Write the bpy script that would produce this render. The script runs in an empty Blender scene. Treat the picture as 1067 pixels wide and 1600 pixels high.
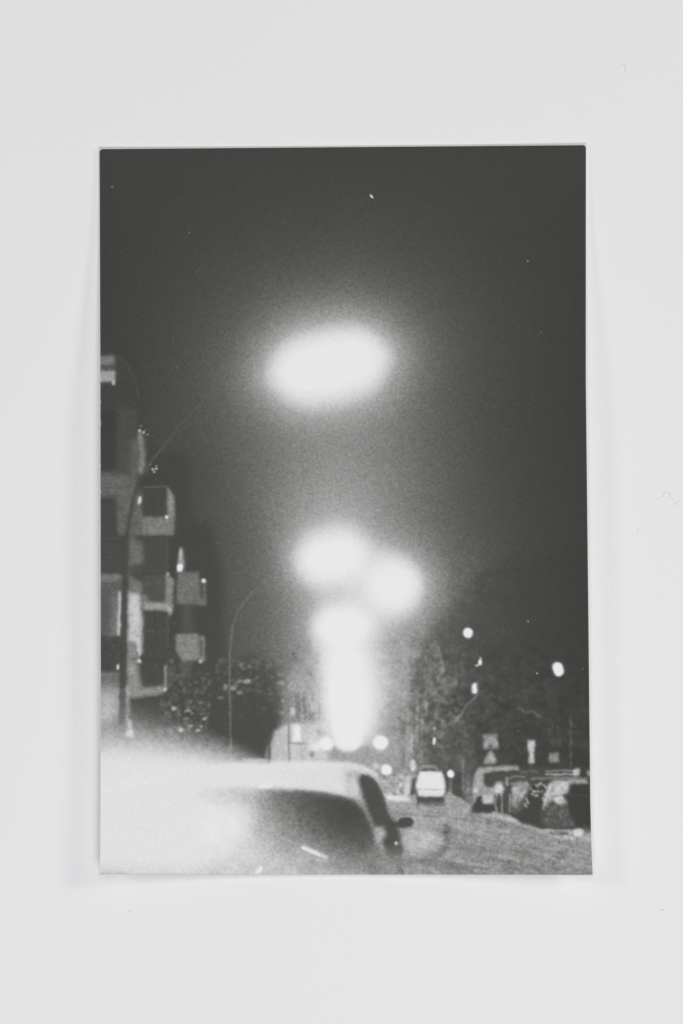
import bpy, math
import numpy as np

# ------------------------------------------------------------------ camera
S = bpy.context.scene
MM = 0.001
K = 7.6                 # artwork units per millimetre
DIST = 600.0            # camera height above the table, mm
cam_d = bpy.data.cameras.new('camera')
cam = bpy.data.objects.new('camera', cam_d)
S.collection.objects.link(cam)
cam.location = (0, 0, DIST*MM)
cam.rotation_euler = (0, 0, 0)
cam_d.sensor_fit = 'VERTICAL'
cam_d.sensor_height = 36.0
cam_d.lens = 36.0*DIST/(1600/K)
cam_d.clip_start = 0.01
cam_d.clip_end = 50
S.camera = cam

# ------------------------------------------------------------------ light
w = bpy.data.worlds.new('World'); S.world = w; w.use_nodes = True
bg = w.node_tree.nodes['Background']
bg.inputs['Color'].default_value = (0.86, 0.92, 1.0, 1)
bg.inputs['Strength'].default_value = 0.10

def area(name, loc, size, power, col, target=(0, 0, 0)):
    from mathutils import Vector
    d = bpy.data.lights.new(name, 'AREA'); d.shape = 'RECTANGLE'
    d.size, d.size_y = size; d.energy = power; d.color = col
    o = bpy.data.objects.new(name, d); S.collection.objects.link(o)
    o.location = loc
    v = Vector(target)-Vector(loc)
    o.rotation_euler = v.to_track_quat('-Z', 'Y').to_euler()
    return o
# softbox hung over the copy stand, and one small soft head on either side
area('softbox', (0.12, -0.50, 1.20), (0.6, 0.6), 9.6, (0.985, 0.985, 1.0), (0.05, -0.12, 0))
area('softbox', (-0.02, 0.20, 1.30), (0.5, 0.5), 3.35, (1, 0.995, 0.985), (0, 0.05, 0))
area('side_head', (0.80, 0.30, 0.60), (0.24, 0.24), 2.1, (1, 0.975, 0.93))
area('side_head', (-0.80, 0.26, 0.66), (0.24, 0.24), 1.5, (1, 0.98, 0.955))

S.view_settings.view_transform = 'Standard'
S.view_settings.look = 'None'
S.view_settings.exposure = 0.0
S.view_settings.gamma = 1.0
S.view_settings.use_curve_mapping = False

# ------------------------------------------------------------------ the printed picture
# PAINT-BEGIN
# The picture is drawn in artwork units (OX..OX+W, OY..OY+H), grey value 0..255.
OX, OY, W, H = 148, 220, 786, 1156
YY, XX = np.mgrid[0:H, 0:W].astype(np.float32)
XX += OX; YY += OY

def gk(s):
    r = max(1, int(3*s+0.5)); x = np.arange(-r, r+1)
    k = np.exp(-0.5*(x/s)**2); return (k/k.sum()).astype(np.float32), r
def blur(a, s, sy=None):
    sy = s if sy is None else sy
    if s > 0.2:
        k, r = gk(s); p = np.pad(a, ((0, 0), (r, r)), mode='edge')
        a = sum(k[i]*p[:, i:i+a.shape[1]] for i in range(2*r+1))
    if sy > 0.2:
        k, r = gk(sy); p = np.pad(a, ((r, r), (0, 0)), mode='edge')
        a = sum(k[i]*p[i:i+a.shape[0], :] for i in range(2*r+1))
    return a.astype(np.float32)
def window(x0, y0, x1, y1, m):
    i0 = max(0, int(x0-m-OX)); i1 = min(W, int(x1+m-OX)+2)
    j0 = max(0, int(y0-m-OY)); j1 = min(H, int(y1+m-OY)+2)
    return slice(j0, j1), slice(i0, i1)
def smooth(x): x = np.clip(x, 0, 1); return x*x*(3-2*x)

def poly(img, pts, v, s=1.5, a=1.0, add=False):
    xs = [p[0] for p in pts]; ys = [p[1] for p in pts]
    sl = window(min(xs), min(ys), max(xs), max(ys), 3*s+2)
    X = XX[sl]; Y = YY[sl]
    if X.size == 0: return
    m = np.zeros(X.shape, np.float32)
    for ox, oy in ((-.25, -.25), (.25, -.25), (-.25, .25), (.25, .25)):
        ins = np.zeros(X.shape, bool); n = len(pts)
        for i in range(n):
            xa, ya = pts[i]; xb, yb = pts[(i+1) % n]
            if ya == yb: continue
            c = ((ya > Y+oy) != (yb > Y+oy)) & (X+ox < (xb-xa)*(Y+oy-ya)/(yb-ya)+xa)
            ins ^= c
        m += ins*0.25
    m = blur(m, s)*a
    if add: img[sl] += m*v
    else: img[sl] = img[sl]*(1-m)+v*m
def rect(img, x0, y0, x1, y1, v, s=1.5, a=1.0, add=False):
    poly(img, [(x0, y0), (x1, y0), (x1, y1), (x0, y1)], v, s, a, add)
def edist(cx, cy, rx, ry, deg):
    t = math.radians(deg); c, s_ = math.cos(t), math.sin(t)
    u = (XX-cx)*c+(YY-cy)*s_; v = -(XX-cx)*s_+(YY-cy)*c
    q = np.sqrt((u/rx)**2+(v/ry)**2)+1e-6
    return (q-1)*np.sqrt(u*u+v*v)/q
def spot(img, x, y, rx, ry, v, s=1.5, a=1.0, deg=0):
    t = math.radians(deg); c, s_ = math.cos(t), math.sin(t)
    sl = window(x-rx-ry, y-rx-ry, x+rx+ry, y+rx+ry, 4*s+4)
    X = XX[sl]-x; Y = YY[sl]-y
    if X.size == 0: return
    u = X*c+Y*s_; w_ = -X*s_+Y*c
    q = np.sqrt((u/rx)**2+(w_/ry)**2)+1e-6
    d = (q-1)*np.sqrt(u*u+w_*w_+.01)/q
    m = smooth(0.5-d/(2.2*s))*a
    img[sl] = img[sl]*(1-m)+v*m
def line(img, pts, wd, v, s=1.0, a=1.0):
    wds = wd if isinstance(wd, (list, tuple)) else [wd]*len(pts)
    xs = [p[0] for p in pts]; ys = [p[1] for p in pts]
    sl = window(min(xs), min(ys), max(xs), max(ys), max(wds)+3*s+2)
    X = XX[sl]; Y = YY[sl]
    if X.size == 0: return
    best = np.full(X.shape, 1e9, np.float32)
    for i in range(len(pts)-1):
        xa, ya = pts[i]; xb, yb = pts[i+1]
        dx, dy = xb-xa, yb-ya
        t = np.clip(((X-xa)*dx+(Y-ya)*dy)/(dx*dx+dy*dy+1e-9), 0, 1)
        d = np.hypot(X-xa-t*dx, Y-ya-t*dy)-(wds[i]*(1-t)+wds[i+1]*t)/2
        best = np.minimum(best, d)
    m = smooth(0.5-best/(2.2*s))*a
    img[sl] = img[sl]*(1-m)+v*m
def curve(pts, n=8):
    out = []; P = [pts[0]]+list(pts)+[pts[-1]]
    for i in range(1, len(P)-2):
        p0, p1, p2, p3 = P[i-1], P[i], P[i+1], P[i+2]
        for k in range(n):
            t = k/n
            out.append(tuple(0.5*(2*p1[j]+(p2[j]-p0[j])*t+(2*p0[j]-5*p1[j]+4*p2[j]-p3[j])*t*t
                                  + (3*p1[j]-p0[j]-3*p2[j]+p3[j])*t**3) for j in (0, 1)))
    out.append(pts[-1]); return out

def paint():
    rng = np.random.default_rng(11)
    BLK, WHT = 67.0, 230.0
    # ---- scene tones before the lamps bloom over them
    base = np.full((H, W), BLK, np.float32)
    base += 2.0*np.exp(-((XX-540)/330)**2)*smooth((YY-230)/300)
    cloud = blur(rng.standard_normal((H, W)).astype(np.float32), 26); cloud /= cloud.std()
    mott = blur(rng.standard_normal((H, W)).astype(np.float32), 5); mott /= mott.std()
    fine = blur(rng.standard_normal((H, W)).astype(np.float32), 2.2); fine /= fine.std()

    # ---- bloom of every lamp
    e = np.zeros((H, W), np.float32)
    def lamp(cx, cy, rx, ry, deg, a1=2.6, l1=26, a2=.5, l2=72, core=8.0, soft=7):
        nonlocal e
        t_ = math.radians(deg); L_ = max(rx-ry, 0)*.92
        u = (XX-cx)*math.cos(t_)+(YY-cy)*math.sin(t_); v = -(XX-cx)*math.sin(t_)+(YY-cy)*math.cos(t_)
        d = .35*edist(cx, cy, rx, ry, deg)+.65*(np.hypot(np.maximum(np.abs(u)-L_, 0), v)-ry*.96)
        o = np.maximum(d, 0)
        e = e+a1*np.exp(-(o/l1)**1.2)+a2*np.exp(-o/l2)+core*smooth(0.5-d/(2*soft))
    lamp(515, 571, 60, 20, -11, 2.5, 35, .64, 76, 4, 15)
    lamp(518, 872, 29, 14, -11, 2.2, 26, .48, 66, 4, 10)
    lamp(615, 915, 17, 17, 0, 2.2, 25, .42, 56, 4, 10)
    lamp(535, 978, 24, 11, -3, 2.3, 18, .34, 56, 4, 6)
    lamp(539, 1037, 14, 14, 0, 1.5, 20, .32, 62, 4, 9)
    lamp(541, 1085, 14, 24, 0, 1.5, 20, .32, 62, 4, 9)
    lamp(543, 1133, 14, 22, 0, 1.7, 17, .30, 62, 4, 8)
    e += 0.24*np.exp(-((XX-545)/130)**2-((YY-730)/120)**2)
    e += 0.22*np.exp(-((XX-520)/95)**2-((YY-790)/75)**2)
    e += 0.42*np.exp(-((XX-590)/75)**2-((YY-1090)/110)**2)
    e += 0.05*np.exp(-((XX-500)/260)**2-((YY-950)/230)**2)
    e *= 1+0.018*cloud

    # darker masses that stand in front of the glow
    m = np.zeros((H, W), np.float32)      # amount of veil removed
    poly(m, [(150, 560), (190, 556), (214, 590), (222, 670), (245, 705), (295, 708), (298, 812), (330, 818),
             (350, 900), (352, 1040), (395, 1020), (440, 1045), (452, 1090), (441, 1120), (424, 1142), (418, 1200), (150, 1200)], .62, 7, 1)
    poly(m, [(680, 975), (702, 955), (760, 880), (940, 850), (940, 1230), (700, 1230), (640, 1210), (640, 1130), (652, 1050)], .55, 8, 1)
    poly(m, [(672, 988), (682, 1000), (682, 1060), (676, 1100), (640, 1100), (650, 1040)], .46, 5, 1)
    poly(m, [(270, 690), (330, 720), (420, 850), (440, 960), (440, 1050), (270, 1050)], .30, 24, 1, True)
    e *= (1-np.clip(m, 0, .9))
    e += 0.05*mott*np.clip(m, 0, 1)*smooth((YY-950)/150)*(XX > 640)*0.6
    img = base+(WHT-base)*(1-np.exp(-np.clip(e, 0, 50)))

    # ---- balconied building, upper storeys
    L = lambda *a, **k: line(img, *a, **k)
    R = lambda *a, **k: rect(img, *a, **k)
    P = lambda *a, **k: poly(img, *a, **k)
    C = lambda *a, **k: spot(img, *a, **k)
    def leaves(x0, y0, x1, y1, n, va, vb, ra, rb, seed, a=.8):
        r = np.random.default_rng(seed)
        for _ in range(n):
            C(r.uniform(x0, x1), r.uniform(y0, y1), r.uniform(ra, rb)*1.2, r.uniform(ra, rb)*.8, r.uniform(va, vb), 2.4, a*r.uniform(.2, .9), r.uniform(-60, 60))
    P([(150, 545), (185, 552), (205, 575), (216, 610), (219, 740), (150, 740)], 74, 4, .8)
    L(curve([(183, 556), (200, 572), (212, 596), (217, 620)]), 3, 84, 2, .6)
    R(150, 556, 180, 571, 128, 2.2, .9); R(150, 571, 181, 578, 92, 1.2, .9)
    R(150, 579, 181, 597, 158, 1.6); R(150, 597, 178, 601, 84, 1, .9); C(178, 598, 2.5, 3.5, 185, 1.2)
    R(150, 640, 184, 735, 67, 2, .8); P([(184, 636), (215, 640), (215, 738), (184, 738)], 82, 4, .7)
    P([(205, 690), (226, 676), (227, 735), (220, 745), (203, 742)], 98, 4, .8)
    P([(217, 672), (224, 676), (227, 710), (226, 730), (221, 743), (217, 735), (220, 710), (215, 685)], 132, 2, .9)
    P([(150, 738), (205, 741), (216, 748), (212, 776), (150, 776)], 106, 4, .9)
    P([(181, 776), (212, 770), (204, 836), (184, 836)], 103, 3, .9)
    R(150, 785, 180, 896, 74, 2.5); L([(150, 840), (192, 841)], 1.3, 92, .8, .8)
    R(150, 843, 192, 894, 77, 2, .8); L([(158, 872), (190, 866)], 2, 86, 1.5, .5)
    R(150, 897, 192, 911, 116, 2); R(150, 911, 192, 995, 97, 3)
    P([(176, 935), (190, 925), (190, 994), (172, 994)], 122, 4, .7)
    P([(186, 925), (190.5, 924), (190, 960), (188, 993), (184, 992), (185, 960)], 205, 1.6)
    R(150, 995, 187, 1050, 73, 2); L([(186, 1005), (186, 1035)], 2, 88, 1, .6)
    C(185, 1042, 2.2, 5, 205, 1.3, 1, 8)
    R(150, 1050, 188, 1120, 106, 3); P([(150, 1076), (188, 1072), (190, 1135), (150, 1135)], 188, 9, .85)
    # right part of the facade
    P([(212, 774), (224, 764), (224, 836), (203, 838)], 108, 3, .9)
    C(219, 782, 2.7, 6.5, 205, 1.6, 1, 6)
    R(224, 762, 262, 808, 72, 1.5); L([(225, 761), (262, 760.5)], 1.2, 122, .8, .9)
    P([(261, 762), (266, 766), (273, 776), (272.5, 816), (262, 815)], 138, 1.6, .95)
    R(222, 808, 271, 836, 124, 2.2); R(260, 800, 273, 834, 118, 3, .6); C(260.5, 807.5, 2.4, 2.4, 240, 1.1)
    R(212, 838, 262, 892, 75, 2); P([(202, 836), (223, 848), (224, 880), (208, 884), (201, 900)], 112, 3, .95)
    P([(200, 884), (224, 882), (224, 902), (206, 898)], 82, 3, .7)
    P([(201, 895), (212, 905), (224, 910), (224, 927), (200, 927)], 114, 3)
    L([(230, 892.5), (262, 892)], 1.2, 96, .8, .9); L([(262, 842), (262, 892)], 3, 84, 1.5, .8)
    R(224, 898, 259, 941, 82, 2); L([(229, 902), (258, 902)], 1, 92, .8, .8); L([(230, 912), (258, 911)], 1.2, 97, .8, .8)
    L([(235, 930), (256, 924)], 2, 88, 1.5, .6); P([(224, 927), (232, 930), (233, 941), (224, 941)], 118, 1.8)
    P([(259, 896), (265, 899), (272, 906), (271, 950), (268, 961), (258, 952)], 132, 1.6)
    C(263, 897, 2, 2.5, 175, 1); P([(223, 940), (262, 941), (270, 951), (266, 963), (256, 955), (225, 953)], 146, 2)
    C(264, 952, 4, 3.5, 176, 2, .8)
    R(224, 955, 262, 1074, 73, 1.8); L([(262.5, 957), (262.5, 1018)], 2, 90, 1, .9)
    P([(200.5, 925), (219, 927), (222.5, 960), (222.5, 1020), (215, 1024), (213, 1006), (200, 1004)], 196, 2.8); leaves(199, 925, 224, 1086, 60, 110, 215, 1, 3.4, 51, .4)
    P([(200, 1003), (216, 1003), (217, 1030), (199, 1030)], 132, 2.4)
    C(218, 1010, 3.2, 16, 190, 2.2, .9); C(217.5, 1033, 3.2, 3, 232, 1.4)
    P([(198, 1030), (215, 1030), (220, 1060), (224, 1084), (198, 1090)], 138, 3); C(207, 1048, 5, 7, 165, 4, .6)
    P([(225, 1075), (257, 1071), (258, 1084), (232, 1087), (206, 1092), (206, 1084)], 142, 2.5)
    L([(259.5, 1038), (259, 1078)], 4.5, 132, 1.6); C(259, 1077, 3, 2, 195, 1.2)
    C(264, 1024, 13, 17, 76, 2.5, .9); L(curve([(257, 1036), (260, 1020), (268, 1015), (277, 1022), (280, 1035)]), 3, 66, 1.5, .8)
    C(268.5, 1033, 2.6, 3.6, 104, 1.5)
    R(198, 1092, 262, 1116, 80, 3, .8); P([(262, 1045), (276, 1040), (270, 1064), (262, 1072)], 100, 3, .7)
    # further block with square balconies
    P([(282, 854), (286, 857), (289, 880), (287, 895), (277, 894), (278, 880)], 150, 1.8)
    C(283, 866, 2.5, 10, 178, 2, .9); C(281.5, 887, 4.6, 6.5, 240, 1.8)
    P([(277, 895), (311, 893), (313, 942), (277, 944)], 112, 1.8)
    R(312, 908, 322, 946, 108, 1.4); R(314, 911, 318.5, 937, 76, 1.1); R(284, 938, 320, 945, 108, 2, .8)
    C(318, 907.5, 3.3, 3.3, 222, 1.3); R(284, 945, 302, 990, 86, 4, .8)
    P([(275, 991), (311, 990), (312, 1032), (285, 1034), (275, 1016)], 132, 1.8)
    R(311, 994, 320.5, 1034, 126, 1.4); R(313.5, 1000, 316.5, 1026, 86, 1); C(314, 1034, 3, 2.4, 188, 1.4)
    P([(280, 1035), (302, 1034), (292, 1060), (286, 1060)], 94, 3, .9)

    for y in (762, 775, 838, 846, 868, 905, 999, 1012, 1049): L([(150, y), (191, y+.6)], 1.2, 92 if y % 2 else 62, .9, .55)
    for x in np.arange(228, 258, 4.2): L([(x, 766), (x, 803)], 1, 80, .8, .35); L([(x, 845), (x, 888)], 1, 82, .8, .3); L([(x, 960), (x, 1068)], 1.2, 80, .9, .3); L([(x, 812), (x, 834)], 1, 104, .8, .35)
    for x in np.arange(281, 310, 3.6): L([(x, 898), (x, 941)], 1, 100, .8, .35); L([(x, 994), (x, 1030)], 1, 116, .8, .4)
    for y in (820, 918, 931, 1006, 1018): L([(226, y), (311, y+1)], 1, 78, .9, .25)
    R(226, 1030, 258, 1034, 62, 1.6, .6); R(226, 985, 258, 988, 86, 1.2, .5); L([(243, 956), (243, 1070)], 1.6, 66, 1, .5); L([(242, 764), (242, 806)], 1.6, 64, 1, .5)
    R(150, 1052, 187, 1056, 124, 1.4, .6); R(158, 915, 172, 990, 84, 3, .5); leaves(150, 900, 330, 1084, 90, 72, 140, 1, 3.5, 52, .22)
    # ---- near street lamp column: dark tapering post and pale arm
    post = curve([(192, 1160), (193, 1050), (194, 960), (195, 900), (197, 850), (203, 808), (210, 774), (216, 757), (227, 737)])
    L(post, list(np.linspace(11, 3.2, len(post))), 76, 1.8, .85)
    arm = curve([(227, 737), (244, 712), (260, 694), (285, 660), (318, 630), (345, 614)])
    [L(arm[k:k+2], 3.6-1.4*k/len(arm), 96, 1.5, .5*(1-.6*k/len(arm))) for k in range(len(arm)-1)]
    pass
    for x, y, r in ((221, 665.5, 1), (219, 672.8, 1.6), (225, 675, 1.5), (231.5, 679, 1), (228, 672, .6), (235, 726, .8), (239, 734, 1.6),
                    (241.5, 737.5, 1.3), (244.5, 732.5, 1.7), (245, 728, .9)):
        C(x, y, r*1.15, r*.85, 238, .6)
    # far lamp column

    # ---- trees on the left
    P([(296, 1100), (330, 1052), (365, 1036), (410, 1050), (438, 1078), (440, 1118), (424, 1140), (420, 1200), (150, 1200), (170, 1120), (258, 1112)], 72, 9, .6)
    P([(300, 1110), (340, 1070), (400, 1072), (424, 1100), (420, 1130), (414, 1200), (330, 1200)], 70, 7, .6)
    P([(420, 1120), (441, 1118), (425, 1142), (419, 1196), (405, 1196)], 72, 2.5, .8)
    leaves(262, 1050, 330, 1100, 120, 82, 135, .9, 2.4, 3, .8)
    leaves(400, 1010, 470, 1110, 120, 85, 150, 1, 3, 33, .5)
    leaves(330, 1040, 420, 1180, 90, 62, 95, 1, 2.6, 34, .6)
    leaves(250, 1095, 328, 1146, 150, 84, 165, .9, 2.4, 4, .7)
    leaves(338, 1030, 410, 1088, 130, 82, 150, .9, 2.4, 5, .75)
    leaves(300, 1088, 440, 1180, 40, 74, 84, 2, 5, 6, .5)
    for x, y, rx, ry, v in ((272, 1107, 4, 3.6, 190), (294, 1110, 4.5, 2.2, 170), (320, 1123, 3, 1.6, 190), (283, 1140, 3.4, 4, 200),
                            (298, 1135, 3.5, 2, 180), (310, 1141, 4, 2, 185), (315, 1135, 2.5, 2, 170), (290, 1122, 5, 1.5, 150), (260, 1115, 3, 2, 130),
                            (386, 1065, 6, 3, 165), (376, 1065, 9, 1.6, 140), (352, 1074, 3, 5, 150), (364, 1075, 3.5, 3.5, 150), (375, 1082, 5, 3, 125),
                            (438, 1067, 6, 3.4, 130), (376, 1038, 3, 2.4, 130), (345, 1090, 5, 2, 120), (420, 1040, 6, 4, 110), (400, 1035, 5, 2, 105)):
        C(x, y, rx, ry, v, 1.8, .8, -8)
    L(curve([(361, 1185), (360, 1120), (359, 1060), (361, 1000), (367, 968), (378, 946), (395, 925), (420, 905)]), [3.2]*30+[2.4]*27, 112, 1.2, .75)
    # ---- far end of the street
    P([(440, 1062), (480, 1040), (505, 1060), (512, 1130), (445, 1130)], 168, 9, .65); leaves(440, 1060, 512, 1128, 90, 110, 225, 1, 3, 61, .55)
    for x in (446, 456, 466, 474, 488, 498): L([(x, 1075+(x*7)%17), (x+1.5, 1128)], 1.8, 118, 1.2, .55)
    leaves(436, 1020, 510, 1130, 60, 105, 185, 2, 5, 7, .45)
    for x, y0, y1, wd in ((463, 1086, 1122, 4), (467, 1082, 1118, 2), (476, 1090, 1124, 3), (450, 1092, 1126, 2), (484, 1100, 1125, 2)):
        L([(x, y0), (x+1, y1)], wd, 112, 1.4, .7)
    L([(440, 1100), (480, 1092)], 2, 118, 1.4, .5); C(457, 1112, 5, 6, 205, 2.5, .8); C(489, 1105, 5, 9, 200, 3, .6)
    P([(422, 1200), (423, 1160), (430, 1143), (444, 1131), (520, 1126), (520, 1200)], 190, 2.2, .95)
    L([(436, 1140), (452, 1128), (462, 1126)], 2.2, 130, 1.4, .5)
    P([(413, 1194), (415, 1172), (420, 1160), (421, 1194)], 135, 1.5, .8); L([(420.5, 1150), (420, 1194)], 2.5, 88, 1.2, .8)
    L([(451.5, 1130), (451.5, 1192)], 3, 126, 1.3, .85); L([(471, 1134), (471.5, 1190)], 2.2, 162, 1.2, .8)
    R(457.5, 1133, 471, 1159, 232, 2.6, .9); L([(451, 1160.5), (478, 1162)], 2.2, 132, 1.1, .85)
    R(454, 1166, 470, 1188, 196, 2, .8); R(480, 1135, 512, 1192, 204, 4, .85); leaves(476, 1130, 516, 1190, 34, 160, 236, 1.2, 3.2, 62, .5); R(496, 1138, 509, 1148, 166, 2, .6); R(486, 1172, 492, 1190, 168, 1.6, .5); C(502, 1143, 7, 5, 168, 3, .6)
    C(487, 1178, 4, 5, 150, 2, .8); L([(484, 1186), (515, 1186)], 2, 168, 1, .5)
    C(510, 1162, 11, 10, 236, 4); C(494, 1166, 9, 7, 228, 5, .8)
    P([(514, 1172), (570, 1172), (582, 1196), (514, 1196)], 158, 4, .8)
    C(544, 1160, 20, 14, 232, 5, .9)
    # ---- right-hand side behind the lamps
    P([(570, 1170), (640, 1140), (668, 1200), (650, 1225), (600, 1230), (570, 1195)], 172, 9, .6)
    for x, y0, y1, v, a in ((637, 1110, 1195, 160, .7), (643, 1120, 1180, 175, .4), (652, 1080, 1160, 165, .55), (658, 1100, 1200, 150, .5), (630, 1125, 1200, 100, .6),
                            (647, 1100, 1195, 112, .6), (666, 1100, 1200, 110, .6), (663, 1045, 1120, 140, .3), (625, 1090, 1190, 120, .3)):
        L([(x, y0), (x+.6, (y0+y1)/2), (x-.4, y1)], 3.4, v, 2.5, a)
    P([(670, 1120), (700, 1100), (725, 1115), (745, 1200), (700, 1215), (668, 1205)], 90, 6, .85)
    leaves(634, 1090, 668, 1200, 90, 95, 185, 1.5, 3.6, 8, .38)
    leaves(668, 1010, 730, 1130, 90, 84, 128, 2, 5, 9, .4)
    leaves(700, 880, 800, 1010, 50, 72, 86, 3, 8, 19, .4)
    hz_ = np.exp(-((XX-672)/52)**2-((YY-1095)/95)**2); hz2 = np.exp(-((XX-700)/60)**2-((YY-1120)/60)**2)
    hz3 = np.exp(-((XX-800)/120)**2-((YY-1110)/80)**2)
    vert = blur(rng.standard_normal((H, W)).astype(np.float32), 1.3, 9); vert /= vert.std()
    diag = blur(rng.standard_normal((H, W)).astype(np.float32), 3.2, 2.2); diag /= diag.std()
    img[:] += (6+2.5*mott+3*fine+3.5*vert)*hz_+(2+3*diag+3*fine)*hz2+(1+2*diag+1.5*fine)*hz3
    hz4 = np.exp(-((XX-700)/85)**2-((YY-915)/60)**2); img[:] += (5+2*mott+2*fine)*hz4
    L(curve([(684, 1012), (688, 1030), (691, 1046), (684, 1060)]), 5, 132, 2.6, .75); C(689, 1047, 4, 5, 162, 2, .6)
    L(curve([(676, 1084), (686, 1074), (700, 1070), (712, 1068)]), 6, 130, 3, .75)
    L(curve([(712, 1127), (720, 1115), (728, 1102), (742, 1090), (748, 1084)]), 3.4, 142, 1.6, .75); L([(720, 1101), (730, 1098)], 3, 128, 1.6, .6)
    C(668, 1068, 4, 4, 112, 2.5, .6); C(711, 1054, 5, 7, 100, 3, .6); C(682, 1117, 5, 6, 138, 3, .6); C(700, 1135, 8, 5, 120, 4, .6)
    C(678, 1158, 2.6, 6.5, 226, 1.3, 1, 6); C(679, 1139, 2.6, 3, 180, 1.6, .8); C(686, 1147, 6, 6, 130, 3, .6); C(692, 1128, 4, 4, 136, 3, .6)
    C(730.8, 989, 8.3, 8.6, 100, 4.5, .35); C(730.8, 989, 7.6, 8, 236, 1.5)
    C(749.5, 1035, 3, 4.4, 236, 1.2); C(751, 1030, 1.6, 3, 215, 1); C(745, 1039, 2.4, 1.6, 205, 1)
    P([(737, 1068), (743, 1066), (746, 1072), (746, 1083), (740, 1085), (736, 1079)], 236, 1.1); C(741, 1075, 7, 10, 130, 3, .3); C(741, 1073, 3.2, 5, 242, 1); C(742, 1081, 3.4, 3, 236, 1)
    C(871.5, 1045.5, 10.5, 13, 110, 5, .4, -20); C(871.5, 1045.5, 8.6, 11.2, 238, 1.6, 1, -20)
    leaves(745, 1070, 790, 1130, 26, 76, 100, 2, 5, 10, .5)
    L(curve([(810, 1106), (820, 1113), (830, 1112), (840, 1118)]), 4, 112, 2.4, .65)
    leaves(850, 1110, 900, 1160, 34, 74, 92, 1.5, 4, 12, .5)
    # lamps over the road
    C(594, 1160, 14, 13, 205, 6, .6); C(594, 1160, 11, 10.5, 238, 3); C(603.5, 1203, 8.6, 9, 234, 2.4)
    C(587, 1197, 6, 6, 215, 4, .7); C(645, 1196, 4.6, 9, 205, 2.6, .95)
    # ---- road
    P([(560, 1232), (650, 1240), (700, 1240), (745, 1262), (820, 1284), (935, 1302), (935, 1380), (560, 1380)], 155, 3, .98)
    P([(598, 1244), (700, 1250), (740, 1264), (700, 1285), (620, 1275)], 162, 7, .7)
    P([(700, 1300), (935, 1330), (935, 1380), (700, 1380)], 131, 14, .7)
    for i in range(60):
        r = np.random.default_rng(100+i); x = r.uniform(640, 940); y = r.uniform(1262, 1366)
        sl_ = 0.10+0.2*(x-640)/300
        ln = r.uniform(14, 46); L([(x-ln, y-ln*sl_), (x+ln, y+ln*sl_)], r.uniform(1.5, 5), r.choice([108, 122, 168, 178]), 2.4, .5)
    L(curve([(742, 1268), (780, 1276), (820, 1288), (860, 1300), (896, 1311)]), 4.5, 192, 2.2, .8); L(curve([(740, 1276), (790, 1288), (850, 1308), (925, 1332)]), 8, 132, 4, .5)
    L(curve([(830, 1292), (860, 1294), (885, 1300)]), 5, 100, 2.2, .85); L(curve([(850, 1290), (890, 1296), (925, 1303)]), 4, 196, 2, .8)
    C(902, 1298, 9, 7, 192, 3, .8, -35); C(915, 1312, 10, 3, 176, 3, .6)
    L([(700, 1239), (718, 1250), (742, 1262)], 5, 168, 2.5, .7)
    # parked cars at the far kerb
    P([(596, 1246), (600, 1216), (618, 1210), (648, 1212), (650, 1246)], 170, 3, .9)
    leaves(596, 1211, 642, 1244, 170, 96, 228, 1, 3, 13, .9)
    P([(630, 1242), (632, 1222), (640, 1216), (648, 1216), (642, 1242)], 205, 2, .9)
    P([(599, 1240), (625, 1243), (640, 1247), (640, 1252), (602, 1250)], 224, 1.8, .95); L([(638, 1250), (650, 1254)], 3, 190, 2, .6)
    P([(643, 1218), (650, 1214), (648, 1240), (640, 1243)], 82, 1.5, .95)
    # van
    R(651, 1238, 694, 1255, 80, 1.8); L([(652, 1256), (694, 1258)], 4, 96, 2, .7)
    P([(656, 1205), (662, 1204), (690, 1206), (693, 1213), (696, 1228), (694, 1238), (690, 1245), (653, 1244), (652, 1236), (649, 1228), (653, 1212)], 222, 1.3)
    L([(653, 1233), (693, 1233.5)], 1.8, 174, .9, .8); L([(655, 1240), (690, 1241)], 3, 206, 1.2, .6); L([(692, 1214), (695, 1230)], 2, 180, 1, .5)
    L(curve([(655, 1200), (662, 1197.5), (676, 1197.5), (681, 1200)]), 5, 150, 1.8, .8); L([(656, 1203), (690, 1203)], 2.2, 96, 1, .8)
    C(682, 1202, 3, 2, 130, 1.4)
    C(704, 1209, 5.6, 6.6, 238, 1.4); L([(704, 1217), (703, 1238)], 5, 126, 2.5, .6)
    L([(723, 1188), (723, 1240)], 3.4, 128, 1.8, .7); R(726, 1208, 736, 1228, 124, 2.5, .8); R(712, 1235, 724, 1243, 76, 2.5, .8)
    P([(724, 1230), (740, 1228), (744, 1264), (728, 1250)], 140, 3, .7)
    # signs
    P([(754, 1147), (776, 1146), (778, 1169), (755, 1170)], 150, 1.5); C(766, 1149, 9, 2.4, 116, 2, .6); C(766, 1166, 3.4, 3, 96, 1.4, .9)
    C(759, 1161, 3.4, 4, 180, 2, .6); C(774, 1160, 3, 5, 172, 2, .6)
    P([(766, 1171), (770, 1176), (776, 1189), (772, 1194), (755, 1193), (756, 1187), (762, 1178)], 152, 1.8); C(766, 1183, 5, 5, 182, 3, .6)
    P([(824.5, 1157), (835.5, 1156), (835, 1173), (833, 1176), (834.5, 1192), (825.5, 1193), (826, 1177), (824, 1172)], 188, 1.4)
    L([(825, 1174.5), (834, 1174.5)], 1.4, 140, .8, .7); L([(829, 1193), (829, 1205)], 3, 108, 1.6, .8)
    P([(857, 1177), (872.5, 1175), (873, 1191), (858, 1192)], 132, 1.4, .95)
    for x in (859, 863, 868, 873): L([(x, 1155), (x+3, 1165)], 2, 98, 1.2, .7)
    for x, y in ((857, 1142), (862, 1135), (870, 1138)): C(x, y, 2, 5, 90, 2, .6)
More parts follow.
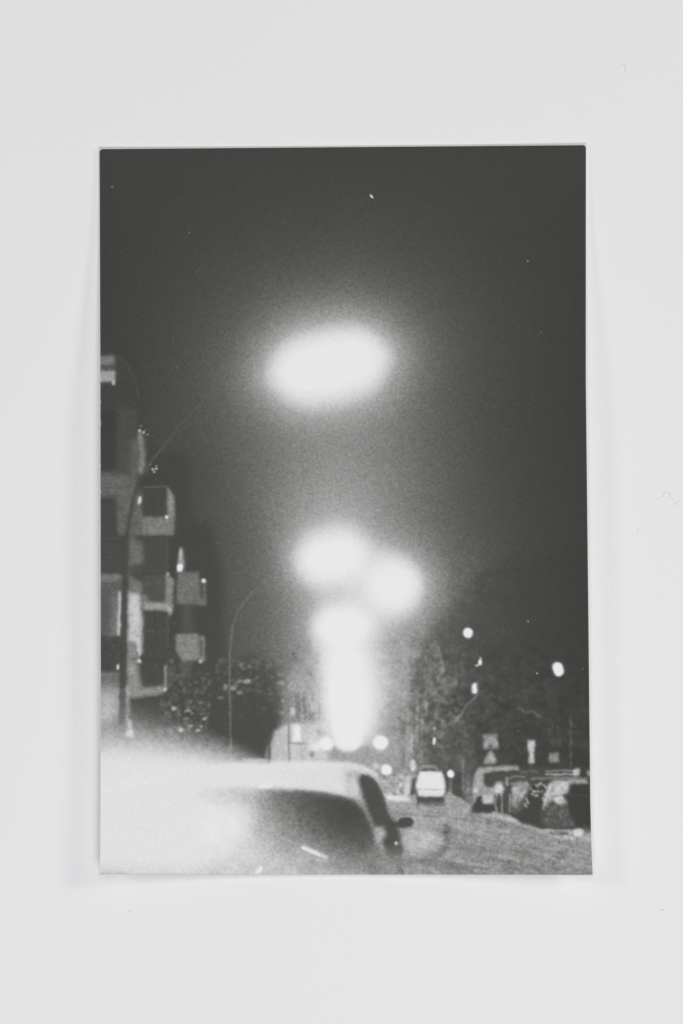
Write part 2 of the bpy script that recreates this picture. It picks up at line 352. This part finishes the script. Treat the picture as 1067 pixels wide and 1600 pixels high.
    for y in (1130, 1146, 1160, 1180, 1195): C(891, y, 2, 5, 106, 2, .65)
    L([(891, 1115), (891, 1200)], 2.5, 92, 1.5, .6)
    # row of parked cars, right kerb
    P([(737, 1269), (737, 1230), (742, 1205), (750, 1198), (925, 1198), (935, 1290), (880, 1293), (840, 1291), (812, 1284), (800, 1272)], 78, 2.4, .96)
    P([(738, 1258), (739, 1214), (744, 1202), (752, 1198), (809, 1196), (811, 1203), (778, 1205), (757, 1208), (757, 1227), (772, 1232), (772, 1256), (754, 1257), (748, 1244)], 158, 1.6)
    P([(756, 1209), (812, 1203), (796, 1217), (772, 1225), (758, 1227)], 76, 1.5); L([(763, 1216), (800, 1209)], 1.5, 98, 1.2, .5)
    R(753, 1242, 770, 1256, 184, 1.8, .9); L([(753, 1239), (770, 1239)], 2, 128, 1.2, .6); C(743, 1235, 4, 3.5, 208, 2, .85); L([(747, 1212), (746, 1232)], 4, 176, 2, .6)
    P([(738, 1269), (739, 1259), (748, 1243), (753, 1243), (753, 1257), (771, 1257), (771, 1269)], 69, 1.5)
    P([(770, 1234), (774, 1224), (784, 1221), (788, 1232), (782, 1244), (774, 1242)], 208, 2.4, .95)
    for x, v, wd in ((774, 132, 3), (779, 74, 3.4), (783.5, 158, 2.6), (790, 78, 5), (795.5, 146, 2.6), (799.5, 96, 2.4)): L([(x, 1240), (x+.5, 1268)], wd, v, 1.2, .85)
    L([(791, 1216), (792, 1226)], 4, 176, 2, .8); L(curve([(790, 1219), (803, 1213), (820, 1214)]), 3, 138, 1.6, .7)
    P([(799, 1240), (802, 1228), (810, 1221), (824, 1220), (827, 1228), (823, 1240), (815, 1250), (806, 1262), (799, 1256)], 158, 2.4, .95)
    leaves(799, 1221, 828, 1250, 50, 120, 208, 1, 3, 42, .7); C(812, 1241, 4, 5, 206, 2, .8); C(803, 1234, 2.6, 5, 198, 1.6, .8); L([(820, 1224), (808, 1246)], 2, 112, 1.4, .6)
    P([(800, 1254), (812, 1250), (822, 1258), (820, 1272), (804, 1270)], 104, 4, .8)
    P([(824, 1238), (832, 1226), (838, 1223), (856, 1224), (851, 1246), (846, 1264), (845, 1290), (812, 1284), (806, 1272), (818, 1260)], 71, 2, .95)
    for x, y, r_, v in ((843, 1224.5, 2.8, 222), (850.5, 1228, 2.8, 226), (838, 1228, 2.4, 205), (834, 1237, 2.6, 225), (837, 1243, 2.6, 232), (831, 1241, 2, 200), (823, 1252, 3.4, 220),
                        (820, 1258, 2.4, 200), (840, 1236, 1.8, 190), (829, 1233, 1.8, 176), (846, 1236, 1.8, 150), (851, 1240, 1.6, 170), (848, 1248, 2, 190)):
        dx_, dy_ = r_*math.cos(x*7.3), r_*math.sin(x*7.3); L([(x-dx_, y-dy_), (x+dx_*.8, y+dy_)], 2.4, v-6, 1.2, .9); L([(x, y), (x+3.5, y+2.5)], 1.5, 140, 1.2, .6)
    L([(812, 1206), (838, 1205)], 2.4, 128, 1.6, .7); L([(822, 1210), (850, 1210)], 3, 92, 1.6, .5)
    L([(853, 1205), (902, 1204)], 2.2, 150, 1.1, .85); L([(853, 1210), (902, 1209.5)], 2.6, 172, 1.1, .9); R(895, 1201.5, 905, 1212, 190, 1.4)
    L([(831, 1217), (870, 1215), (915, 1216)], 3.4, 138, 1.8, .75); R(906, 1195, 915, 1214, 70, 1.4); R(917, 1204, 930, 1212, 165, 1.4)
    P([(858, 1222), (872, 1218), (916, 1218), (918, 1225), (889, 1226), (888, 1238), (878, 1241), (886, 1250), (885, 1257), (872, 1256), (861, 1249), (856, 1258), (847, 1264), (849, 1250), (853, 1234)], 172, 1.8)
    P([(866, 1224), (888, 1221), (887, 1234), (872, 1240), (864, 1236)], 204, 2.4, .8); C(862, 1234, 3.4, 5, 128, 1.8, .7); L([(860, 1246), (872, 1243)], 2.4, 126, 1.4, .6)
    C(874, 1250, 9, 4.5, 202, 2, .8); L(curve([(849, 1262), (852, 1246), (859, 1229)]), 3.4, 206, 1.6, .8); leaves(850, 1222, 888, 1262, 36, 110, 215, 1, 2.6, 44, .5)
    P([(847, 1290), (849, 1262), (858, 1256), (872, 1262), (888, 1262), (894, 1290)], 90, 6, .8); leaves(848, 1258, 894, 1290, 90, 70, 152, 1, 3, 41, .6)
    P([(889, 1242), (890, 1228), (895, 1224), (917, 1224), (921, 1230), (922, 1243), (928, 1292), (900, 1292), (890, 1272), (887, 1256), (878, 1242)], 69, 2.2)
    L([(880, 1242.5), (922, 1243)], 1.2, 84, 1, .7)
    L(curve([(800, 1274), (815, 1285), (840, 1291), (880, 1294), (928, 1291)]), 5, 71, 2, .85)
    # kerb stones and gutter
    L(curve([(770, 1270), (794, 1276), (812, 1286), (837, 1295), (852, 1302), (873, 1309), (903, 1308), (925, 1306)]), 4, 186, 2.6, .62)
    L(curve([(850, 1296), (872, 1297), (893, 1300)]), 3, 178, 1.6, .75); C(872, 1302, 15, 3.2, 104, 2, .8, 4); C(903, 1301, 8, 6, 206, 2.4, .85, -30); R(912, 1290, 930, 1302, 92, 2.5, .7)
    pass
    # wet streaks that run down the road
    st = blur(rng.standard_normal((H, W)).astype(np.float32), 5, .9); st /= st.std()
    sh_ = st[(YY-OY-.30*(XX-OX)).astype(int) % H, (XX-OX).astype(int)]
    rm = smooth((YY-(1262+.27*np.clip(XX-740, 0, 200)))/22)*smooth((XX-628)/16); img[:] += 4.5*sh_*rm

    # ---- the near car and the flare that swallows its left side
    P([(584, 1262), (640, 1275), (640, 1380), (584, 1380)], 142, 5, .4)
    fog = smooth((YY-(1078+.30*np.maximum(XX-170, 0)+.0007*np.maximum(XX-230, 0)**2))/(118-.28*np.clip(XX-160, 0, 300)))**.9
    fogm = fog*(1-smooth((XX-395)/150))
    img[:] = img*(1-fogm)+(215+8*np.exp(-((XX-230)/170)**2-((YY-1265)/75)**2))*fogm
    L([(200, 1075), (200, 1145)], 6, 186, 4, .6); L([(192, 1080), (192, 1128)], 8, 105, 3, .5)
    L([(204, 1128), (206, 1150)], 6, 205, 3, .7); C(203, 1146, 8, 4, 225, 3, .6, -30)
    roof = curve([(330, 1196), (370, 1191), (420, 1190), (480, 1189), (540, 1190), (570, 1196), (590, 1208)])
    P(roof+[(600, 1240), (628, 1330), (640, 1380), (150, 1380), (150, 1240), (280, 1215)], 219, 2.4, .97)
    C(400, 1188, 22, 3, 205, 3, .6)
    P([(540, 1204), (560, 1205), (585, 1216), (640, 1380), (560, 1380)], 150, 6, .75)
    # rear window
    rw = curve([(290, 1230), (340, 1229), (380, 1231), (430, 1233), (475, 1236), (520, 1242), (548, 1249), (566, 1262), (580, 1284), (589, 1310), (597, 1345)])
    m = np.zeros((H, W), np.float32); poly(m, rw+[(594, 1380), (290, 1380)], 1.0, 3.6); m *= smooth((XX-292)/40)
    gx_ = [295, 335, 370, 390, 410, 440, 480, 510, 540, 570, 592]
    gy_ = [1228, 1240, 1250, 1260, 1276, 1300, 1320, 1340, 1368]
    tab = np.array([[216, 212, 205, 186, 166, 124, 100, 92, 92, 92, 92], [216, 208, 196, 180, 158, 112, 84, 78, 76, 80, 88],
                    [219, 212, 199, 184, 153, 112, 84, 76, 72, 76, 84], [222, 220, 213, 199, 152, 118, 86, 75, 71, 74, 82],
                    [224, 224, 222, 209, 160, 130, 99, 79, 72, 74, 84], [224, 224, 221, 207, 174, 150, 118, 92, 80, 82, 94],
                    [221, 220, 214, 203, 187, 166, 144, 117, 97, 94, 104], [218, 215, 209, 204, 197, 183, 168, 149, 126, 116, 120],
                    [206, 203, 200, 198, 196, 189, 182, 173, 160, 148, 140]], np.float32)
    colv = np.stack([np.interp(XX[0], gx_, rw_) for rw_ in tab])
    tone = np.stack([np.interp(YY[:, 0], gy_, colv[:, c]) for c in range(W)], 1).astype(np.float32)
    tone = blur(tone, 5, 3)+1.2*mott
    img[:] = img*(1-m)+tone*m
    C(415, 1228.5, 12, 3.4, 226, 3, .95); L(curve([(462, 1237), (490, 1239), (525, 1244), (556, 1256)]), 5, 70, 3.5, .5)
    # pillar and side window
    pil = curve([(552, 1216), (561, 1240), (571, 1266), (580, 1292), (587, 1320), (594, 1345)])
    L(curve([(560, 1240), (570, 1262), (580, 1288), (587, 1312), (592, 1340)]), [8]*8+[4]*25, 138, 2.6, .55)
    P([(545, 1206), (558, 1216), (566, 1246), (560, 1248), (545, 1240)], 212, 4, .8)
    P(curve([(559, 1215), (566, 1211), (578, 1213), (590, 1224), (598, 1240), (604, 1258), (611, 1274), (620, 1290), (628, 1312), (630, 1330)])
      + [(620, 1350), (606, 1346), (598, 1318), (586, 1292), (574, 1266), (564, 1236)], 76, 2.6)
    L(curve([(566, 1212), (580, 1216), (592, 1232), (602, 1258)]), 2.5, 66, 2, .6)
    P([(584, 1293), (598, 1291), (604, 1302), (600, 1310), (592, 1318), (586, 1308)], 170, 2.6, .95); C(594, 1322, 5, 5, 135, 3, .6)
    L([(589, 1322), (594, 1350)], 4, 122, 3, .6); C(619, 1317.5, 2.6, 2.8, 240, 1.3)
    P([(583, 1333), (632, 1330), (640, 1380), (583, 1380)], 134, 6, .8); L([(622, 1322), (627, 1362)], 10, 96, 4, .55); C(612, 1328, 12, 8, 98, 4, .5)
    # wing mirror
    L([(629, 1285), (638, 1284.5)], [15, 15.5], 72, 1.8, .98); L([(614, 1288), (630, 1289)], 9, 74, 2, .95)
    # reflection of the road around the mirror side
    C(660, 1314, 32, 16, 182, 7, .85); C(640, 1306, 14, 12, 172, 6, .5)
    C(696, 1296, 6, 8, 98, 4, .75); L(curve([(699, 1300), (699, 1318), (690, 1332), (676, 1342), (655, 1345)]), 9, 112, 5, .6)
    L([(645, 1350), (720, 1362)], 16, 120, 8, .35); C(600, 1345, 40, 12, 132, 12, .5)
    # wipers
    L([(474, 1324), (490, 1331), (510, 1340)], [7, 8, 6], 200, 2.6, .98); L([(474, 1324.5), (498, 1335)], 4, 226, 1.6, .9); L([(482, 1338), (510, 1346)], 5, 192, 3, .6)
    L([(399, 1370), (408, 1356)], [11, 5], 238, 2, 1)
    L([(156, 1358), (560, 1374)], 16, 190, 12, .35); C(150, 1368, 60, 8, 188, 10, .6)
    L([(150, 1366), (560, 1366)], 2.5, 150, 1.6, .45)
    # bloom back over the edges of things near the big lamps
    halo = 1-np.exp(-np.clip(e-.9, 0, 9)); img[:] = img+(WHT-img)*halo*(YY < 1165)

    # ---- the lens and paper soften and jitter every outline a little
    wx = blur(rng.standard_normal((H, W)).astype(np.float32), 2.6); wx *= 0.38/wx.std()
    wy = blur(rng.standard_normal((H, W)).astype(np.float32), 2.6); wy *= 0.38/wy.std()
    k = 1-.75*((XX < 660) & (YY > 1196))
    sxx = np.clip(XX-OX+wx*k, 0, W-1.01); syy = np.clip(YY-OY+wy*k, 0, H-1.01)
    a_, b_ = sxx.astype(int), syy.astype(int); fa, fb = sxx-a_, syy-b_
    img = (img[b_, a_]*(1-fa)+img[b_, a_+1]*fa)*(1-fb)+(img[b_+1, a_]*(1-fa)+img[b_+1, a_+1]*fa)*fb
    img = blur(img.astype(np.float32), .8)
    tx = smooth((img-72)/40)*(1-smooth((img-190)/30))*smooth((YY-560)/80)
    img = img+tx*(1.6*mott+2.6*fine)*np.maximum(smooth((YY-960)/80), (XX < 330)*smooth((YY-560)/60))*(1+.9*((XX > 640) & (YY > 960)))
    # ---- silver grain, dust and scratches
    img = np.clip(img, 64, 231)
    g = rng.standard_normal((H, W)).astype(np.float32)
    g = .8*blur(g, .6)/.43+.25*blur(rng.standard_normal((H, W)).astype(np.float32), 1.1)/.25
    t = np.clip((img-BLK)/(WHT-BLK), 0, 1)
    amp = 1.3+33*t**1.15*(1-t)**1.25*1.12
    amp *= 1+.25*smooth((YY-1180)/60)*(t < .9)
    img = img+g*amp*GRAIN
    img = np.where(img > 228, 228+(img-228)*.2, img); img = np.maximum(img, 60)
    for x, y, r_, v in ((580, 307, 1.9, 215), (176, 292, 1.3, 160), (296, 363, .9, 150), (824, 408, 1.1, 190), (844, 518, .7, 140), (824.5, 971, 1.3, 180), (838.5, 1052, 1.2, 215),
                        (910, 1045, .9, 150), (190, 396, .7, 110), (239, 395, .7, 120), (270, 180, .8, 110), (276, 574, .9, 120), (286, 622, .9, 115),
                        (341, 848, 1, 130), (365, 925, .8, 150), (808, 1142, .8, 130), (809, 1143, .8, 120), (603, 901, .9, 216), (459, 592, .9, 205), (250, 470, .7, 105),
                        (700, 365, .7, 105), (640, 280, .7, 105), (470, 260, .6, 100), (392, 352, .6, 105), (760, 640, .7, 100), (885, 720, .7, 105)):
        spot(img, x, y, r_, r_*.8, v, .7)
    for p in ([(579, 305), (582, 309)],):
        line(img, p, 2.2, 215, .6)
    for p in ([(307, 425), (311, 420), (313, 417)], [(306, 428), (309, 424)], [(838, 526), (842, 522), (847, 518)], [(801, 1159), (807, 1166), (814, 1178)], [(795, 1161), (788, 1172)]):
        line(img, p, .9, 108, .6, .6)
    # chips on the left cut edge
    for y, r_ in ((590, 2), (628, 1.6), (660, 2.6), (664, 1.6), (728, 1.5), (769, 1.6), (824, 1.6), (1228, 1)):
        spot(img, 156.5, y, 1.6, r_, 225, .6)
    return img
GRAIN = 0.85
# PAINT-END

# ------------------------------------------------------------------ helpers
def mat(name): 
    m = bpy.data.materials.new(name); m.use_nodes = True
    return m, m.node_tree.nodes, m.node_tree.links, m.node_tree.nodes['Principled BSDF']
def set_spec(b, v, r):
    b.inputs['Specular IOR Level'].default_value = v; b.inputs['Roughness'].default_value = r
def mesh_obj(name, co, faces, m, parent=None, smoothsh=True):
    me = bpy.data.meshes.new(name)
    co = np.asarray(co, np.float32); f = np.asarray(faces, np.int32)
    me.vertices.add(len(co)); me.vertices.foreach_set('co', co.ravel())
    me.loops.add(f.size); me.loops.foreach_set('vertex_index', f.ravel())
    me.polygons.add(len(f)); me.polygons.foreach_set('loop_start', np.arange(0, f.size, f.shape[1], dtype=np.int32))
    me.polygons.foreach_set('use_smooth', np.full(len(f), smoothsh))
    me.update(calc_edges=True); me.validate()
    me.materials.append(m)
    o = bpy.data.objects.new(name, me); S.collection.objects.link(o); o.parent = parent
    return o

# ------------------------------------------------------------------ white table surface
m_tab, N, Lk, B = mat('white_board')
set_spec(B, 0.15, 0.6)
tc = N.new('ShaderNodeTexCoord')
n1 = N.new('ShaderNodeTexNoise'); n1.inputs['Scale'].default_value = 9; n1.inputs['Detail'].default_value = 3
n2 = N.new('ShaderNodeTexNoise'); n2.inputs['Scale'].default_value = 900; n2.inputs['Detail'].default_value = 4
mix = N.new('ShaderNodeMix'); mix.data_type = 'RGBA'
mix.inputs['A'].default_value = (0.792, 0.796, 0.806, 1); mix.inputs['B'].default_value = (0.812, 0.812, 0.808, 1)
bmp = N.new('ShaderNodeBump'); bmp.inputs['Strength'].default_value = 0.12; bmp.inputs['Distance'].default_value = 0.00005
Lk.new(tc.outputs['Object'], n1.inputs['Vector']); Lk.new(tc.outputs['Object'], n2.inputs['Vector'])
Lk.new(n1.outputs['Fac'], mix.inputs['Factor']); Lk.new(mix.outputs['Result'], B.inputs['Base Color'])
Lk.new(n2.outputs['Fac'], bmp.inputs['Height']); Lk.new(bmp.outputs['Normal'], B.inputs['Normal'])
gx, gy = np.meshgrid(np.linspace(-.45, .45, 61), np.linspace(-.45, .45, 61))
co = np.stack([gx.ravel(), gy.ravel(), np.zeros(gx.size)], 1)
ii = np.arange(60*61).reshape(60, 61)[:, :60].ravel()
top = mesh_obj('white_surface', co, np.stack([ii, ii+1, ii+62, ii+61], 1), m_tab)
top['kind'] = 'structure'
top['label'] = 'smooth plain white surface the photo print lies on'

# ------------------------------------------------------------------ the print
# outline of the sheet in artwork units (hand-trimmed, so not perfectly square)
def sx(px): return (px-533.5)/K
def sy(py): return (800-py)/K
T_ = np.array([0, .12, .32, .5, .64, .78, .9, .96, 1.0])
XL = np.array([155.2, 155.8, 156.6, 156.8, 157.0, 157.2, 157.0, 156.6, 156.2])
XR = np.array([915.6, 915.4, 915.4, 917.6, 919.4, 921.0, 922.4, 924.0, 926.0])
def lift(s, t):                     # how far the curling sheet stands off the table, mm
    side = np.abs(2*s-1)**2.2
    z = 4.6*side*(0.10+0.90*smooth(t/.42))
    z += 0.6*smooth((t-.72)/.28)**1.3*(0.75+.5*s)+0.15*(1-smooth(t/.12))
    return z
def sheet(nx, ny, inset=0.0, z0=0.0, corner=0.0):
    s, t = np.meshgrid(np.linspace(0, 1, nx), np.linspace(0, 1, ny))
    xl = np.interp(t, T_, XL)+inset; xr = np.interp(t, T_, XR)-inset
    px = xl+(xr-xl)*s
    yt = 231.8+(225.6-231.8)*s+inset*1.6; yb = 1366.6+(1367.6-1366.6)*s-inset
    py = yt+(yb-yt)*t
    z = lift(s, t)
    f = (DIST-z)/DIST
    return s, t, px, py, np.stack([(sx(px)*f).ravel(), (sy(py)*f).ravel(), (z+z0).ravel()], 1)*MM

root = bpy.data.objects.new('photo_print', None); S.collection.objects.link(root)
root['label'] = 'black and white photo print of a street at night, edges curling slightly off white surface'
root['category'] = 'photograph'
root.empty_display_size = 0.02

m_pap, N, Lk, B = mat('photo_paper')
B.inputs['Base Color'].default_value = (0.90, 0.895, 0.85, 1); set_spec(B, 0.3, 0.5)
nz = N.new('ShaderNodeTexNoise'); nz.inputs['Scale'].default_value = 400
rp = N.new('ShaderNodeValToRGB'); rp.color_ramp.elements[0].color = (.84, .835, .78, 1); rp.color_ramp.elements[1].color = (.93, .93, .89, 1)
Lk.new(nz.outputs['Fac'], rp.inputs['Fac']); Lk.new(rp.outputs['Color'], B.inputs['Base Color'])
NX, NY = 76, 114
_, _, _, _, up = sheet(NX, NY, 0, 0.24); _, _, _, _, dn = sheet(NX, NY, 0, 0.02)
idx = np.arange(NX*NY).reshape(NY, NX); n = NX*NY
q = np.stack([idx[:-1, :-1], idx[1:, :-1], idx[1:, 1:], idx[:-1, 1:]], -1).reshape(-1, 4)
ring = np.concatenate([idx[0, :-1], idx[:-1, -1], idx[-1, :0:-1], idx[:0:-1, 0]]); nr = np.roll(ring, -1)
fc = np.concatenate([q, q[:, ::-1]+n, np.stack([ring, nr, nr+n, ring+n], 1)])
paper = mesh_obj('paper_sheet', np.concatenate([up, dn]), fc, m_pap, root)
paper['label'] = 'thin cream white paper edge around the picture'

art = paint()
NX, NY = 740, 1108
s, t, px, py, co = sheet(NX, NY, 0.9, 0.265)
fx = np.clip(px-OX, 0, W-1.001); fy = np.clip(py-OY, 0, H-1.001)
i = fx.astype(int); j = fy.astype(int); fx -= i; fy -= j
g = (art[j, i]*(1-fx)+art[j, i+1]*fx)*(1-fy)+(art[j+1, i]*(1-fx)+art[j+1, i+1]*fx)*fy
# rounded corners of the picture at the top, bare paper outside them
for cx_s, cx in ((0, px[0, 0]), (1, px[0, -1])):
    r = 4.0; cxx = cx+r if cx_s == 0 else cx-r; cyy = py[0, 0 if cx_s == 0 else -1]+r
    out = (np.hypot(px-cxx, py-cyy) > r) & (py < cyy) & ((px < cxx) if cx_s == 0 else (px > cxx))
    g = np.where(out, 236, g)
def lin(v): v = np.clip(v, 0, 255)/255.0; return np.where(v < .04045, v/12.92, ((v+.055)/1.055)**2.4)
tint = np.array([[1.0], [1.0], [0.0]])
sh = np.clip(1-(g-60)/170, 0, 1)
rgb = np.stack([lin(g+.3), lin(g+.2), lin(g-.5-1.2*sh)], -1)
ALB, VEIL = 1.11, 0.028
rgb = np.clip((rgb-VEIL)*ALB, 0.004, 0.93)
m_img, N, Lk, B = mat('printed_emulsion')
set_spec(B, 0.22, 0.45)
at = N.new('ShaderNodeAttribute'); at.attribute_name = 'silver'
Lk.new(at.outputs['Color'], B.inputs['Base Color'])
nb = N.new('ShaderNodeTexNoise'); nb.inputs['Scale'].default_value = 2600; nb.inputs['Detail'].default_value = 3
bp = N.new('ShaderNodeBump'); bp.inputs['Strength'].default_value = 0.15; bp.inputs['Distance'].default_value = 0.00003
tcn = N.new('ShaderNodeTexCoord'); Lk.new(tcn.outputs['Object'], nb.inputs['Vector'])
Lk.new(nb.outputs['Fac'], bp.inputs['Height']); Lk.new(bp.outputs['Normal'], B.inputs['Normal'])
idx = np.arange(NX*NY).reshape(NY, NX)
q = np.stack([idx[:-1, :-1], idx[1:, :-1], idx[1:, 1:], idx[:-1, 1:]], -1).reshape(-1, 4)
pic = mesh_obj('printed_picture', co, q, m_img, root)
ca = pic.data.color_attributes.new('silver', 'FLOAT_COLOR', 'POINT')
col = np.ones((NX*NY, 4), np.float32); col[:, :3] = rgb.reshape(-1, 3)
ca.data.foreach_set('color', col.ravel())
pic['label'] = 'grainy night street scene with glowing street lamps, parked cars and balconies'

# ------------------------------------------------------------------ stray fibres on the surface
m_fib, N, Lk, B = mat('pale_fibre')
B.inputs['Base Color'].default_value = (0.68, 0.68, 0.68, 1); set_spec(B, 0.2, 0.5)
def fibre(pts, r, label, v=None):
    P = [(sx(x), sy(y)) for x, y in curve(pts, 6)]
    P = [(x, y, r*.9+.04*math.sin(k*.9)**2) for k, (x, y) in enumerate(P)]
    n = 6; co = []; fc = []
    c0 = P[0]
    for k, p in enumerate(P):
        a = P[max(0, k-1)]; b = P[min(len(P)-1, k+1)]
        dx, dy = b[0]-a[0], b[1]-a[1]; l = math.hypot(dx, dy) or 1; nx_, ny_ = -dy/l, dx/l
        rr = r*(0.35 if k in (0, len(P)-1) else 1)
        for h in range(n):
            an = 2*math.pi*h/n
            co.append(((p[0]-c0[0]+nx_*rr*math.cos(an))*MM, (p[1]-c0[1]+ny_*rr*math.cos(an))*MM, (p[2]+rr*math.sin(an))*MM))
    for k in range(len(P)-1):
        for h in range(n):
            a = k*n+h; b = k*n+(h+1) % n; fc.append((a, b, b+n, a+n))
    o = mesh_obj('lint_fibre', co, fc, m_fib)
    o.location = (c0[0]*MM, c0[1]*MM, 0)
    o['label'] = label; o['category'] = 'lint'; o['group'] = 'pale fibres on the white surface'
fibre([(1025, 779), (1033, 777), (1038, 770), (1044, 769), (1047, 773), (1044, 776), (1049, 778), (1053, 782), (1052, 789), (1056, 787), (1062, 781)], .035,
      'thin curly pale grey fibre right of the print near the edge of the picture')
fibre([(971, 100), (976, 103), (977, 110), (973, 114)], .05, 'short bent pale fibre on white surface above the top right corner of the print')
fibre([(998, 825), (996, 829), (995, 834)], .04, 'tiny straight pale fibre just below the curly fibre')
fibre([(1031, 1420), (1034, 1422), (1037, 1423)], .07, 'tiny grey fleck below and right of the print on white surface')
fibre([(203, 1422), (204, 1424), (204, 1426)], .07, 'tiny grey fleck below the bottom left corner of the print')
